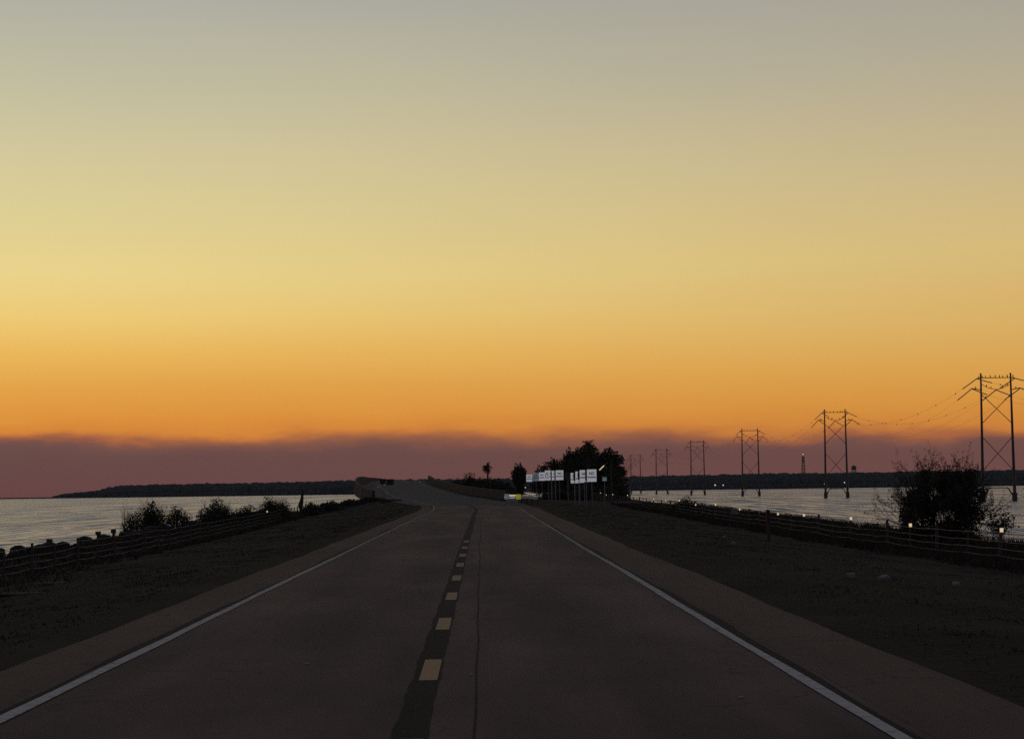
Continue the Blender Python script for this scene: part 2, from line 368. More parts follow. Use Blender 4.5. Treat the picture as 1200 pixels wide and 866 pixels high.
# causeway terrain
def fenceL(Y): return -13.9-.0365*Y
def fenceR(Y): return 16.9-.0163*Y
def nzf(x, y):
    return (math.sin(x*1.3+y*.37)+math.sin(x*.47-y*.61+1.7)+math.sin(x*.23+y*.113+4))/3
def hterr(x, Y):
    z0 = zr(min(Y, 188)); c = xc(Y)
    zs = min(zr(Y), 3.0 if Y < 236 else 2.3)
    if x < c:
        fl = fenceL(Y); bank = fl-6; lo = min(c-5.0, lpar(Y) if Y > 188 else 0); e0 = max(c-6.0, fl+5) if Y < 188 else min(c-6, lpar(Y)-.5)
        zb = .78+max(0, Y-120)*.004
        if x > e0: z = zs-.03 if Y < 236 else 2.0
        elif x > fl: t = (e0-x)/max(.5, e0-fl); z = (zs-.03)*(1-t)+zb*t
        elif x > bank: z = zb+.18*(fl-x)/6
        else: z = zb+.18-(bank-x)*.42
        end = 240
        if Y > end: z -= (Y-end)*.30
    else:
        fr = fenceR(Y); bank = fr+7.5; e0 = c+6.0
        zb = .9+max(0, Y-100)*.0048
        if x < e0: z = zs-.03 if Y < 236 else 2.3
        elif x < fr: t = (x-e0)/max(.5, fr-e0); t = t*t*(3-2*t)*.6+t*.4; z = (zs-.03)*(1-t)+zb*t
        elif x < bank: z = zb-.12*(x-fr)/7.5
        else: z = zb-.12-(x-bank)*.35
        s = (x-(rpar(Y)-2))
        end = 240 if s < 0 else 385
        if Y > end: z -= (Y-end)*.25
    if abs(x-c) > 6.2: z += .06*nzf(x, Y)
    return max(z, -1.6)
us = [-60, -50, -44, -40, -37, -34, -31, -28, -26, -24, -22, -20, -18, -16, -14, -12, -10, -8.5, -7.2, -6.2, -5.2, -4, -2, 0, 2, 4, 5.2, 6.2, 7.2, 8.5, 10, 12, 14, 16, 18, 20, 22, 24, 26, 28, 30, 33, 36, 40, 45, 50, 56, 64, 74]
ys = [-60+2.5*i for i in range(188)]
vs = []
for y in ys:
    for u in us:
        x = xc(y)+u
        z = hterr(x, y)
        if abs(u) < 5.3: z = min(z, zr(y)-.03)
        vs.append((x, y, z))
nu = len(us)
fs = [(i*nu+k, i*nu+k+1, (i+1)*nu+k+1, (i+1)*nu+k) for i in range(len(ys)-1) for k in range(nu-1)]
g = MB().add(vs, fs).build('ground', M['ground'], smooth=True); tag(g, kind='structure')

# road surface
def wobble(u, a, s):
    return lambda y: xc(y)+u+a*math.sin(y*.21+s)+a*.6*math.sin(y*.83+s*2)
road = strip('road', -3.74, 3.74, -55, 188, .0, M['asphalt'])
strip('shoulder_left', wobble(-4.62, .03, 2), -3.75, -55, 188, -.004, M['shoulder'])
strip('shoulder_right', 3.75, wobble(4.9, .035, 5), -55, 188, -.004, M['shoulder'])
strip('tar_seam', (lambda y: xc(y)-.235+.010*math.sin(y*1.9)+.008*math.sin(y*5.3+1)), (lambda y: xc(y)+.035+.006*math.sin(y*1.3)+.006*math.sin(y*4.1)), -55, 190, .004, M['tar'], step=.4)
strip('joint_crack', wobble(.377, .012, 3), wobble(.394, .012, 3), -55, 190, .004, M['tar'], step=.6)
strip('edge_crack_left', wobble(-3.70, .03, 5), wobble(-3.60, .03, 6), -55, 188, .004, M['tar'], step=.8)
strip('edge_crack_right', wobble(3.58, .02, 7), wobble(3.68, .03, 8), -55, 188, .004, M['tar'], step=.8)
strip('edge_line_left', wobble(-3.59, .01, 2), wobble(-3.46, .012, 3), -55, 188, .008, M['white_paint'], step=1)
strip('edge_line_right', wobble(3.43, .01, 4), wobble(3.56, .012, 5), -55, 188, .008, M['white_paint'], step=1)
y = 19.95-7.0*3
dash_v = []; dash_f = []; dash_uv = []
while y < 70:
    for j in range(3):
        yy = y+j*1.19
        for u in (-.165, .015): dash_v.append((xc(yy)+u, yy, zr(yy)+.008)); dash_uv.append((u, yy))
    o = len(dash_v)-6
    dash_f += [(o, o+1, o+3, o+2), (o+2, o+3, o+5, o+4)]
    y += 7.0
me = bpy.data.meshes.new('centre_dashes'); me.from_pydata(dash_v, [], dash_f); me.materials.append(M['yellow_paint'])
uvl = me.uv_layers.new(name='UVMap')
for l in me.loops: uvl.data[l.index].uv = dash_uv[l.vertex_index]
o = bpy.data.objects.new('centre_dashes', me); COL.objects.link(o); tag(o, kind='structure')

# ------------------------------------------------------------------ bridge
br = empty('bridge', (xc(240), 240, 0), 'dark road bridge with concrete parapets climbing to a crest over the water', 'bridge')
BI = Matrix.Translation(br.location).inverted()
def bpart(o): o.parent = br; o.matrix_parent_inverse = BI; return o
def Lp(y): return lpar(y)
bpart(strip('deck', lambda y: Lp(y)+.3, lambda y: rpar(y)-.05, 188.02, 640, .01, M['deck'], step=4, kind=None))
def wall(x0f, x1f, Y0, Y1, top, bot, step=4):
    mb = MB(); n = int((Y1-Y0)/step)+1; vs = []
    for i in range(n):
        y = Y0+(Y1-Y0)*i/(n-1)
        t = top(y) if callable(top) else zr(y)+top; b = bot(y) if callable(bot) else zr(y)+bot
        vs += [(x0f(y), y, b), (x0f(y), y, t), (x1f(y), y, t), (x1f(y), y, b)]
    fs = []
    for i in range(n-1):
        a = i*4
        for k in range(4): fs.append((a+k, a+(k+1) % 4, a+4+(k+1) % 4, a+4+k))
    fs += [(0, 3, 2, 1), (n*4-4, n*4-3, n*4-2, n*4-1)]
    return mb.add(vs, fs)
pht = spline([(228, .9), (290, 1.3), (340, 1.5), (360, 1.38), (400, .93), (450, .6), (640, .6)])
ph = lambda y: zr(y)+pht(y)
bpart(wall(lambda y: Lp(y), lambda y: Lp(y)+.3, 228, 640, ph, -.0).build('parapet', M['concrete']))
bpart(wall(lambda y: rpar(y), lambda y: rpar(y)+.3, 206, 640, 1.0, -.0).build('parapet', M['concrete']))
bpart(wall(lambda y: Lp(y)-.12, lambda y: rpar(y)+.42, 232, 640, -.02, -.45).build('slab_edge', M['concrete']))
bpart(wall(lambda y: Lp(y)+.8, lambda y: rpar(y)-.6, 236, 640, -.46, -1.5).build('girder', M['concrete_dark']))
for y in range(262, 640, 30):
    p = MB()
    for t in (.2, .5, .8):
        x = Lp(y)*(1-t)+rpar(y)*t
        p.tube([(x, y, -1.4), (x, y, zr(y)-2.0)], .5, 10)
    p.box(((Lp(y)+rpar(y))/2, y, zr(y)-1.76), (rpar(y)-Lp(y)-1.6, 1.1, .5))
    bpart(p.build('pier', M['concrete_dark']))
ab = MB().box(((Lp(234)+rpar(234))/2, 234.2, 1.2), (rpar(234)-Lp(234)+1.0, 3.4, 2.6)); bpart(ab.build('abutment', M['concrete_dark']))
for u, nm in ((-3.63, 'edge_line'), (3.6, 'edge_line')):
    bpart(strip(nm, lambda y, u=u: xc(y)+u, lambda y, u=u: xc(y)+u+.15, 190, 560, .018, M['white_paint'], step=4, kind=None))
# raised strip along the right gutter, black to stand in for its shadow
bpart(wall(lambda y: rpar(y)-.35, lambda y: rpar(y)-.055, 206, 560, .14, .012).build('shade_kerb', M['tar']))

# ------------------------------------------------------------------ vegetation builders
def leaves(centers, n, size, seed, flat=.6):
    """n little leaf quads scattered inside the blobs (cx,cy,cz,rx,ry,rz)"""
    rs = np.random.RandomState(seed)
    vol = np.array([c[3]*c[4]*c[5] for c in centers])**.8; pr = vol/vol.sum()
    idx = rs.choice(len(centers), n, p=pr); C = np.array(centers)[idx]
    d = rs.normal(size=(n, 3)); d /= np.linalg.norm(d, axis=1)[:, None]
    r = rs.uniform(0, 1, n)**.42
    r *= 1+.12*np.sin(d[:, 0]*9+C[:, 0]*5)+.12*np.sin(d[:, 2]*11+C[:, 2]*4)
    p = C[:, :3]+d*r[:, None]*C[:, 3:6]
    a = rs.normal(size=(n, 3)); a /= np.linalg.norm(a, axis=1)[:, None]
    b = np.cross(a, rs.normal(size=(n, 3))); b /= np.linalg.norm(b, axis=1)[:, None]
    s = size*rs.uniform(.6, 1.4, n)[:, None]
    v = np.stack([p-a*s, p+b*s*flat, p+a*s, p-b*s*flat], 1).reshape(-1, 3)
    return v, np.arange(n*4).reshape(-1, 4)
def leafmesh(name, m, parent, v, f):
    me = bpy.data.meshes.new(name); me.from_pydata(v.tolist(), [], f.tolist()); me.materials.append(m)
    o = bpy.data.objects.new(name, me); COL.objects.link(o); o.parent = parent; return o
def branch(mb, p, d, ln, r, depth, rs, out, spread=.55, up=.12):
    n = 4; pts = [p]; q = Vector(p); d = Vector(d).normalized(); rad = [r]
    for i in range(n):
        d = (d+Vector((rs.gauss(0, .13), rs.gauss(0, .13), rs.gauss(0, .10)+up*.4))).normalized()
        q = q+d*ln/n; pts.append(q.copy()); rad.append(r*(1-.55*(i+1)/n))
        if depth > 0 and i >= 1:
            for _ in range(1 if rs.random() < .75 else 2):
                dd = (d+Vector((rs.gauss(0, spread), rs.gauss(0, spread), rs.gauss(0, spread*.6)+up))).normalized()
                branch(mb, q.copy(), dd, ln*rs.uniform(.5, .72), rad[-1]*.7, depth-1, rs, out, spread, up)
        if depth < 2 and i > 0: out.append(q.copy())
    mb.tube(pts, rad, 4 if r < .03 else 6, cap=False)
    out.append(q.copy())
def bush(name, x, Y, w, h, label, cat='bush', seed=1, n=2600, size=.10, m='leaf', dens=5, stems=5, tw=2, twr=.02, spread=.5, group=None, skew=0, base=None):
    z = hterr(x, Y) if base is None else base
    if h > 50: h = at(600+F*x/Y, h, Y).z-z+.05      # h given as the photo row of the top
    root = empty(name, (x, Y, z-.05), label, cat, group)
    rs = random.Random(seed)
    cs = []
    for i in range(dens):
        t = (i+.5)/dens-.5
        hh = h*(1-1.1*abs(t-skew)**1.5)*rs.uniform(.72, 1.0)
        rz = hh*rs.uniform(.3, .42)
        cs.append((t*w*.8, rs.uniform(-.18, .18)*w, hh-rz, w/dens*rs.uniform(.8, 1.15), w*.28, rz))
        cs.append((t*w*.85, rs.uniform(-.2, .2)*w, hh*.32, w/dens*rs.uniform(.9, 1.3), w*.3, hh*.36))
    v, f = leaves(cs, n, size, seed)
    v[:, 2] = np.maximum(v[:, 2], .02)
    leafmesh('foliage', M[m], root, v, f)
    mb = MB(); out = []
    for i in range(stems):
        bx = rs.uniform(-.32, .32)*w; d = (bx/w*.9+rs.gauss(0, .18), rs.gauss(0, .2), 1)
        branch(mb, (bx*.5, rs.uniform(-.1, .1)*w, 0), d, h*rs.uniform(.38, .5), h*.014+.008, tw, rs, out, spread)
    mb.build('stem', M['bark'], root)
    return root
def tree(name, x, Y, h, w, label, cs, seed, n=5000, size=.16, m='leaf', trunk=.28, group=None, base=None, limbs=5):
    z = hterr(x, Y) if base is None else base
    root = empty(name, (x, Y, z-.08), label, 'tree', group)
    cs = [(a*w, b*w, c*h, ra*w, ra*w*.9, rc*h) for a, b, c, ra, rc in cs]
    v, f = leaves(cs, n, size, seed); leafmesh('crown', M[m], root, v, f)
    rs = random.Random(seed); mb = MB(); out = []
    mb.tube([(0, 0, 0), (.03*w, 0, h*.2), (0, .02*w, h*.42), (.02*w, 0, h*.7)], [trunk, trunk*.8, trunk*.6, trunk*.25], 8)
    for i in range(limbs):
        t = 2*math.pi*i/limbs
        branch(mb, (0, 0, h*(.25+.07*i)), (math.cos(t)*.9, math.sin(t)*.9, 1.1), h*.17, trunk*.30, 2, rs, out)
    mb.build('trunk', M['bark'], root)
    return root

# ------------------------------------------------------------------ far shores
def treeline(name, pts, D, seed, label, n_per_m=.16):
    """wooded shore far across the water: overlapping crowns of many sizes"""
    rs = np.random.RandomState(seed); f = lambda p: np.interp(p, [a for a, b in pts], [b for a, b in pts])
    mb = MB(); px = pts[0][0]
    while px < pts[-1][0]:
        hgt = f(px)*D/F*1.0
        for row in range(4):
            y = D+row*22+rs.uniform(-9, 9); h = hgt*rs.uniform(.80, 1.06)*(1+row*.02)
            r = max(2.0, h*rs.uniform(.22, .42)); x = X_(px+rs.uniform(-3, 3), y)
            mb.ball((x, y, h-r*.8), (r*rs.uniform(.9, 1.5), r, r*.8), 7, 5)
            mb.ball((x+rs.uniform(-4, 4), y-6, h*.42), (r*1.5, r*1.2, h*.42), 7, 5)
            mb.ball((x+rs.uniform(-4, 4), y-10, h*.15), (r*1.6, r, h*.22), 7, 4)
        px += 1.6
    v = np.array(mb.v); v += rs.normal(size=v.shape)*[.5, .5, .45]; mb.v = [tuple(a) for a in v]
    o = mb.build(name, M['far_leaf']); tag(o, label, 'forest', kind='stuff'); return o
DS = 3000
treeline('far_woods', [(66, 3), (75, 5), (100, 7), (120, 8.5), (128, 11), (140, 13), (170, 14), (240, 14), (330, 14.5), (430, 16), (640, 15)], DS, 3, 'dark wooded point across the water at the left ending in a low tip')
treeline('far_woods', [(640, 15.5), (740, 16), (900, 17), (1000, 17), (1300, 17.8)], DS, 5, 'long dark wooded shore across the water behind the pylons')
def land(name, x0, x1, z, D0=DS-30):
    vs = []; n = 40
    for i in range(n+1):
        x = x0+(x1-x0)*i/n; j = 5*math.sin(i*1.7)
        vs += [(x, D0-18+j, -.2), (x, D0+j, z), (x, D0+260, z), (x, D0+262, -.2)]
    fs = [(i*4+k, i*4+4+k, i*4+5+k, i*4+1+k) for i in range(n) for k in range(3)]
    return tag(MB().add(vs, fs).build(name, M['ground'], smooth=True), kind='structure')
land('far_shore', X_(60, DS), X_(1400, DS), 1.3)
land('marsh_spit', X_(-260, DS), X_(58, DS), 1.7)

# far objects on the shore
def lattice_tower():
    Y = DS+60; p = at(941, 533, Y); h = p.z; b = empty('radio_mast', (p.x, Y, 1.25), 'tall slender lattice radio mast rising above the far woods', 'mast')
    m = MB(); h -= 1.25
    for sx, sy in ((-1, -1), (1, -1), (1, 1), (-1, 1)): m.tube([(sx*3.0, sy*3.0, 0), (sx*1.3, sy*1.3, h)], .34, 4)
    zz = 0
    while zz < h-5:
        a = 3.0-1.7*zz/h; c = 3.0-1.7*(zz+5)/h
        for s in (-1, 1):
            m.tube([(-a, s*a, zz), (c, s*c, zz+5)], .2, 4); m.tube([(a, s*a, zz), (-c, s*c, zz+5)], .2, 4)
            m.tube([(s*a, -a, zz), (s*c, c, zz+5)], .2, 4)
        zz += 5
    m.build('lattice', M['steel'], b)
    for z_, r_ in ((h*.80, 2.1), (h*.9, 2.3)): MB().tube([(0, 0, z_), (0, 0, z_+1.8)], r_, 10).build('antenna_ring', M['steel'], b)
    MB().ball((0, 0, h+.8), .8).build('beacon_light', M['redlamp'], b)
lattice_tower()
def water_tower():
    Y = DS+70; p = at(1000.5, 545, Y); H = p.z-1.25
    b = empty('water_tower', (p.x, Y, 1.25), 'small round tank water tower on splayed legs above the far woods', 'water tower')
    t = MB(); t.tube([(0, 0, H-7), (0, 0, H-6), (0, 0, H-2.8), (0, 0, H-1), (0, 0, H)], [1.5, 3.6, 4.0, 2.6, .3], 14); t.build('tank', M['steel'], b, True)
    for sx, sy in ((-1, -1), (1, -1), (1, 1), (-1, 1)): MB().tube([(sx*4.4, sy*3, 0), (sx*2.6, sy*2, H-5.6)], .42, 5).build('leg', M['steel'], b)
    MB().tube([(0, 0, 0), (0, 0, H-6.5)], .6, 6).build('riser_pipe', M['steel'], b)
water_tower()
def shore_lamp(px, py, label, Y=DS-42, s=1.0, wide=1):
    p = at(px, py, Y); b = empty('shore_lamp', (p.x, Y, -.3), label, 'lamp', 'lamps along the far shore')
    MB().tube([(0, 0, 0), (0, 0, p.z+.3)], .16, 6).build('pole', M['steel'], b)
    MB().ball((0, -.3, p.z+.3), (.7*s*wide, .6, .7*s)).build('lamp_head', M['lamp'], b)
shore_lamp(838, 568.4, 'brighter left one of the twin white lights between the third and fourth pylon', s=1.35)
shore_lamp(847.4, 568.4, 'right one of the twin white lights on the far shore', s=1.15)
shore_lamp(732.3, 567.2, 'lone white light just right of the dark tree clump', s=1.0)
shore_lamp(989.6, 565.3, 'small white light beside the right pole of the second pylon', s=1.1)
shore_lamp(615.7, 571.2, 'faint white light on the shore left of the signs', s=.9)
shore_lamp(966, 566.8, 'faintest light by the left pole of the second pylon', s=.5)

# ------------------------------------------------------------------ transmission line
PZ = [412+184*i for i in range(-1, 7)]
def plat(Z): return 97.4-.0195*(Z-412)
ord_ = ['hidden one beside the viewer', 'nearest and tallest', 'second', 'third', 'fourth', 'fifth', 'sixth', 'seventh']
LINE = math.atan(.0195)
def make_pylon():
    b = empty('power_pylon', (0, 0, 0), '', 'pylon', 'pylons standing in the water')
    for s in (-1, 1):
        p = MB().tube([(s*3.2, 0, 1.6), (s*3.1, 0, 12), (s*3.0, 0, 25.8)], [.34, .27, .17], 8).build('pole', M['steel'], b)
        MB().tube([(s*3.2, 0, -1.4), (s*3.2, 0, 1.75)], .52, 10).build('pile', M['concrete_dark'], p)
        MB().tube([(s*3.15, 0, .6), (s*2.6, 0, 1.5), (s*2.0, 0, 2.6), (s*1.5, 0, 2.75)], .14, 6).build('knee_brace', M['steel'], b)
        MB().tube([(s*3.0, 0, 24.85), (s*3.85, 0, 24.75)], .11, 6).build('upper_arm', M['steel'], b)
        MB().tube([(s*3.0, 0, 22.4), (s*4.9, 0, 22.75)], .10, 6).build('lower_arm', M['steel'], b)
        MB().tube([(s*3.0, 0, 23.6), (s*1.5, 0, 22.8), (0, 0, 22.45)], .06, 5).build('insulator', M['steel'], b)
    MB().tube([(-3.0, 0, 24.85), (3.0, 0, 24.85)], .09, 6).build('crossbar', M['steel'], b)
    for z0, z1 in ((21.6, 15.6), (13.0, 6.2)):
        MB().tube([(-3.05, .02, z0), (3.1, .02, z1)], .075, 5).build('cross_brace', M['steel'], b)
        MB().tube([(3.05, -.14, z0), (-3.1, -.14, z1)], .075, 5).build('cross_brace', M['steel'], b)
    MB().tube([(-1.9, 0, 2.72), (1.9, 0, 2.72)], .09, 5).build('lower_tie', M['steel'], b)
    return b
proto = make_pylon()
for i, Z in enumerate(PZ):
    o = proto if i == 0 else copy_tree(proto)
    o.location = (plat(Z), Z, 0); o.rotation_euler.z = LINE
    o['label'] = ('dark twin-pole pylon with crossed braces in the water, %s from the camera' % ord_[i]) if i > 1 else \
        ('nearest and tallest twin-pole pylon, behind the big bare bush' if i == 1 else 'twin-pole pylon beyond the right edge of the view')
SP = [(-3.85, 24.7), (3.85, 24.7), (-4.9, 22.7), (4.9, 22.7), (0, 22.4)]
WL = ['upper left power line, hung with small round markers, from pylon to pylon', 'upper right power line from pylon to pylon', 'lower left power line from arm to arm of the pylons', 'lower right power line from arm to arm of the pylons', 'middle power line between the poles of each pylon']
def wpt(i, u, z): return Vector((plat(PZ[i])+u, PZ[i], z))
for wi, (u, z) in enumerate(SP):
    SAG = 7.2 if wi > 1 else 6.0
    e = empty('power_line', wpt(0, u, z), WL[wi], 'power line', 'power lines')
    inv = Matrix.Translation(e.location).inverted()
    mb = MB(); thick = MB(); mark = MB()
    for i in range(len(PZ)-1):
        a = wpt(i, u, z); b = wpt(i+1, u, z)
        def q(t): p = a.lerp(b, t); p.z -= 4*SAG*t*(1-t); return p
        mb.tube([q(t/26) for t in range(27)], .013, 4, cap=False)
        thick.tube([q(t/184) for t in (0, 3, 6, 9, 12)], .10, 6); thick.tube([q(1-t/184) for t in (0, 3, 6, 9, 12)], .10, 6)
        if wi < 2:
            for t in range(1, 10):
                mark.ball(q(t/10+(.03 if wi == 1 else 0)), (.12, .16, .16), 6, 4)
    for nm, m_ in (('wire', mb), ('armour_rod', thick), ('marker', mark)):
        if m_.v:
            oo = m_.build(nm, M['steel']); oo.parent = e; oo.matrix_parent_inverse = inv
            if nm != 'wire': oo['kind'] = 'stuff' if nm == 'marker' else ''
            if nm != 'marker' and 'kind' in oo.keys(): del oo['kind']

# birds
def bird_mesh():
    m = MB(); m.ball((0, 0, .2), (.12, .10, .19), 8, 6); m.ball((.05, 0, .43), (.075, .065, .075), 8, 5)
    m.tube([(.10, 0, .43), (.20, 0, .41)], [.025, .006], 5); m.tube([(-.04, 0, .12), (-.12, 0, -.12)], [.06, .02], 5)
    return m.mesh('bird')
bme = bird_mesh(); bme.materials.append(M['bird'])
def bird(x, y, z, label, group):
    o = bpy.data.objects.new('bird', bme); COL.objects.link(o); o.location = (x, y, z)
    o.rotation_euler.z = rnd.uniform(0, 6.28); s = rnd.uniform(.85, 1.15); o.scale = (s, s, s)
    tag(o, label, 'bird', group)
ct, st = math.cos(LINE), math.sin(LINE)
for i, xs_ in ((1, (-2.7, -2.05, -1.1, -.1, .75, 1.45, 2.35)), (2, (-2.5, -1.4, -.4, .7, 1.6, 2.3)), (3, (-2.2, -1.1, .3, 1.5, 2.4)), (4, (-1.8, .2, 1.6))):
    nm = ['', 'nearest', 'second', 'third', 'fourth'][i]
    for x in xs_:
        bird(plat(PZ[i])+x*ct, PZ[i]+x*st, 24.92, 'small dark bird perched in the row along the top crossbar of the %s pylon' % nm, 'birds on the crossbar of the %s pylon' % nm)
    if i < 3:
        for x, z in ((-3.4, 24.9), (3.5, 24.88), (-4.1, 22.66), (4.0, 22.64), (-1.9, 23.05), (-1.0, 22.72), (1.3, 22.8), (2.3, 23.25)):
            bird(plat(PZ[i])+x*ct, PZ[i]+x*st, z, 'small dark bird perched on the arms below the top of the %s pylon' % nm, 'birds on the arms of the %s pylon' % nm)

# ------------------------------------------------------------------ fences
def fence(name, fx, Y0, Y1, sp, label, refl, top=1.12, seed=1, lean=.03, yaw=0):
    rs = random.Random(seed); e = empty(name, (fx(Y0), Y0, hterr(fx(Y0), Y0)), label, 'fence')
    inv = Matrix.Translation(e.location).inverted(); tops = []; y = Y0; i = 0
    posts = []
    while y < Y1:
        x = fx(y); z = hterr(x, y)-.1; main = i % 2 == 0
        h = top*(rs.uniform(1.0, 1.13) if main else rs.uniform(.92, 1.03))+.1; r = (.07 if fx is fenceR else .055) if main else .04
        dx, dy = rs.gauss(0, lean), rs.gauss(0, lean)
        p = MB().tube([(x, y, z), (x+dx*.5, y+dy*.5, z+h*.5), (x+dx, y+dy, z+h)], [r, r*.95, r*.9], 6).build('post', M['wood'])
        p.parent = e; p.matrix_parent_inverse = inv; posts.append((x, y, z+.1, p, h, dx))
        y += sp*rs.uniform(.92, 1.08); i += 1
    for k_ in (.30, .52, .74, .98):
        mb = MB(); pts = []
        for j, (x, y, z, p, h, dx) in enumerate(posts):
            pts.append((x-.07, y-.06, z+top*k_+rs.gauss(0, .01)))
            if j+1 < len(posts):
                x2, y2, z2 = posts[j+1][:3]; pts.append(((x+x2)/2-.07, (y+y2)/2-.06, (z+z2)/2+top*k_-.025))
        mb.tube(pts, .011, 5); o = mb.build('cable', M['wire']); o.parent = e; o.matrix_parent_inverse = inv
    for px_ in refl:
        # nearest post to the wanted photo column
        j = min(range(len(posts)), key=lambda j: abs(F*posts[j][0]/posts[j][1]+600-px_))
        x, y, z, p, h, dx = posts[j]
        if 'r' in p.keys(): continue
        p['r'] = 1
        hh = .115 if y < 130 else .10
        o = MB().box((x+dx, y-.11, z+h-.08), (hh*.95, .03, hh*1.15)).build('reflector', M['reflector']); o.parent = p
        pass
    for p in posts:
        if 'r' in p[3].keys(): del p[3]['r']
    return e
fence('wire_fence', fenceR, 40, 345, 4.45, 'post and wire fence with pale reflectors on its posts along the right verge',
      (1171, 1067, 1000, 941, 904, 865, 840, 815, 796, 777, 765, 732, 715, 709, 701, 690, 672), top=1.1, seed=3)
fence('wire_fence', fenceL, 34, 236, 4.45, 'dark post and wire fence along the left verge above the rocks', (312,), top=1.08, seed=8)

# ------------------------------------------------------------------ signs
def textmesh(s, size, bold=.0):
    cu = bpy.data.curves.new('t', 'FONT'); cu.body = s; cu.size = size; cu.align_x = 'CENTER'; cu.align_y = 'CENTER'; cu.offset = bold; cu.extrude = .004
    to = bpy.data.objects.new('t', cu); COL.objects.link(to); bpy.context.view_layer.update()
    me = bpy.data.meshes.new_from_object(to.evaluated_get(bpy.context.evaluated_depsgraph_get()))
    bpy.data.objects.remove(to); me.name = 'lettering'; return me
T1 = textmesh('NO', .36, .012); T2 = textmesh('PARKING', .215, .010)
for t in (T1, T2): t.materials.clear(); t.materials.append(M['signtext'])
def sign(px, ytop, ybot, Y, wpx, label, kind='text', face='signface', rz=0):
    pt = at(px, ytop, Y); pb = at(px, ybot, Y); w_ = wpx*Y/F; h_ = pt.z-pb.z; g_ = hterr(pt.x, Y)
    e = empty('road_sign', (pt.x, Y, g_-.1), label, 'sign', 'white signs beside the road', rz)
    zc = (pt.z+pb.z)/2-g_+.1
    f = MB().box((0, 0, zc), (w_, .03, h_)).build('panel', M[face], e)
    MB().tube([(0, .06, 0), (0, .06, zc+h_*.4)], .045, 6).build('post', M['galv'], e)
    if kind in ('text',):
        k_ = w_/1.0
        for me, dz in ((T1, .20), (T2, -.17)):
            o = bpy.data.objects.new('lettering', me); COL.objects.link(o); o.parent = f; o.rotation_euler.x = R(90)
            o.location = (0, -.022, zc+dz*h_/1.2); o.scale = (k_*.98, h_/1.2*1.05, 1)
    if kind == 'ring':
        m = MB(); r = min(w_, h_)*.40; n = 24; pts = [(r*math.cos(2*math.pi*i/n), -.03, zc+r*math.sin(2*math.pi*i/n)) for i in range(n+1)]
        m.tube(pts, .05, 6, cap=False); m.tube([(-r*.7, -.03, zc+r*.7), (r*.7, -.03, zc-r*.7)], .045, 6); m.build('prohibition_ring', M['signred'], f)
        MB().tube([(-.1, -.02, zc-.25), (-.1, -.02, zc+.25), (.08, -.02, zc+.25), (.14, -.02, zc+.13), (.08, -.02, zc+.02), (-.1, -.02, zc+.02)], .04, 5).build('symbol', M['signtext'], f)
    return e
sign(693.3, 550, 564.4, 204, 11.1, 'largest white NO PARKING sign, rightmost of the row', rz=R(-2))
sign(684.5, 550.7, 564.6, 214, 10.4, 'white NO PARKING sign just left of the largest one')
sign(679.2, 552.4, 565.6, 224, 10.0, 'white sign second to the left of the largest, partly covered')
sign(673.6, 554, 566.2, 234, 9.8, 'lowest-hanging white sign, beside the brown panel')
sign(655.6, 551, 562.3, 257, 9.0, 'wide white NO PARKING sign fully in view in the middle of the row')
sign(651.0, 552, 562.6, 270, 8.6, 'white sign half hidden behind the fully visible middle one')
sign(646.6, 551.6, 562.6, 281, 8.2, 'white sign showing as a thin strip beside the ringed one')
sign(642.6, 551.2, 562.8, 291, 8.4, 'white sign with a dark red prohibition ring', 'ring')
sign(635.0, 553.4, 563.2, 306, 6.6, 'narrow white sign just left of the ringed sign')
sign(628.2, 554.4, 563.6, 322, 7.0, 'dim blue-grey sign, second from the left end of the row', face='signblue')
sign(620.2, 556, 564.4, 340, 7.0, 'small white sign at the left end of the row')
def panel_sign(px, ytop, ybot, Y, wpx, label, m, cat='sign', name='road_sign', tilt=0, post='galv'):
    pt = at(px, ytop, Y); pb = at(px, ybot, Y); w_ = wpx*Y/F; h_ = pt.z-pb.z; g_ = hterr(pt.x, Y)
    e = empty(name, (pt.x, Y, g_-.1), label, cat, None, tilt)
    zc = (pt.z+pb.z)/2-g_+.1
    MB().box((0, 0, zc), (w_, .04, h_)).build('panel', M[m], e)
    MB().tube([(0, .07, 0), (0, .07, zc+h_*.4)], .05, 6).build('post', M[post], e)
    return e
panel_sign(665.4, 554, 561.5, 240, 6.4, 'brown panel between the two groups of white signs', 'brownback')
panel_sign(673.2, 553.8, 563, 229, 2.8, 'slim brown board in front of the lowest-hanging white sign', 'brownback')
panel_sign(678.4, 552.5, 562, 219, 2.8, 'slim brown board left of the second group signs', 'brownback')
panel_sign(686.9, 550.4, 563.4, 208, 2.6, 'slim brown board against the left edge of the largest sign', 'brownback')
panel_sign(650.4, 551.2, 562.6, 262, 1.5, 'thinnest brown strip added for the dark gap at the left edge of the middle NO PARKING sign', 'brownback')  # slim strips added to make the dark gaps between overlapping signs
panel_sign(645.9, 551.4, 562.6, 275, 1.3, 'thin brown strip added for the dark gap beside the strip-like white sign', 'brownback')
gs = panel_sign(708.4, 558.3, 563.8, 222, 5.8, 'small grey-green sign right of the white row, low on its post', 'green')
for k_ in (-.12, .05): MB().box((0, -.03, gs.children[0].data.vertices[0].co.z+.24+k_), (.38, .01, .045)).build('stripe', M['signface'], gs)
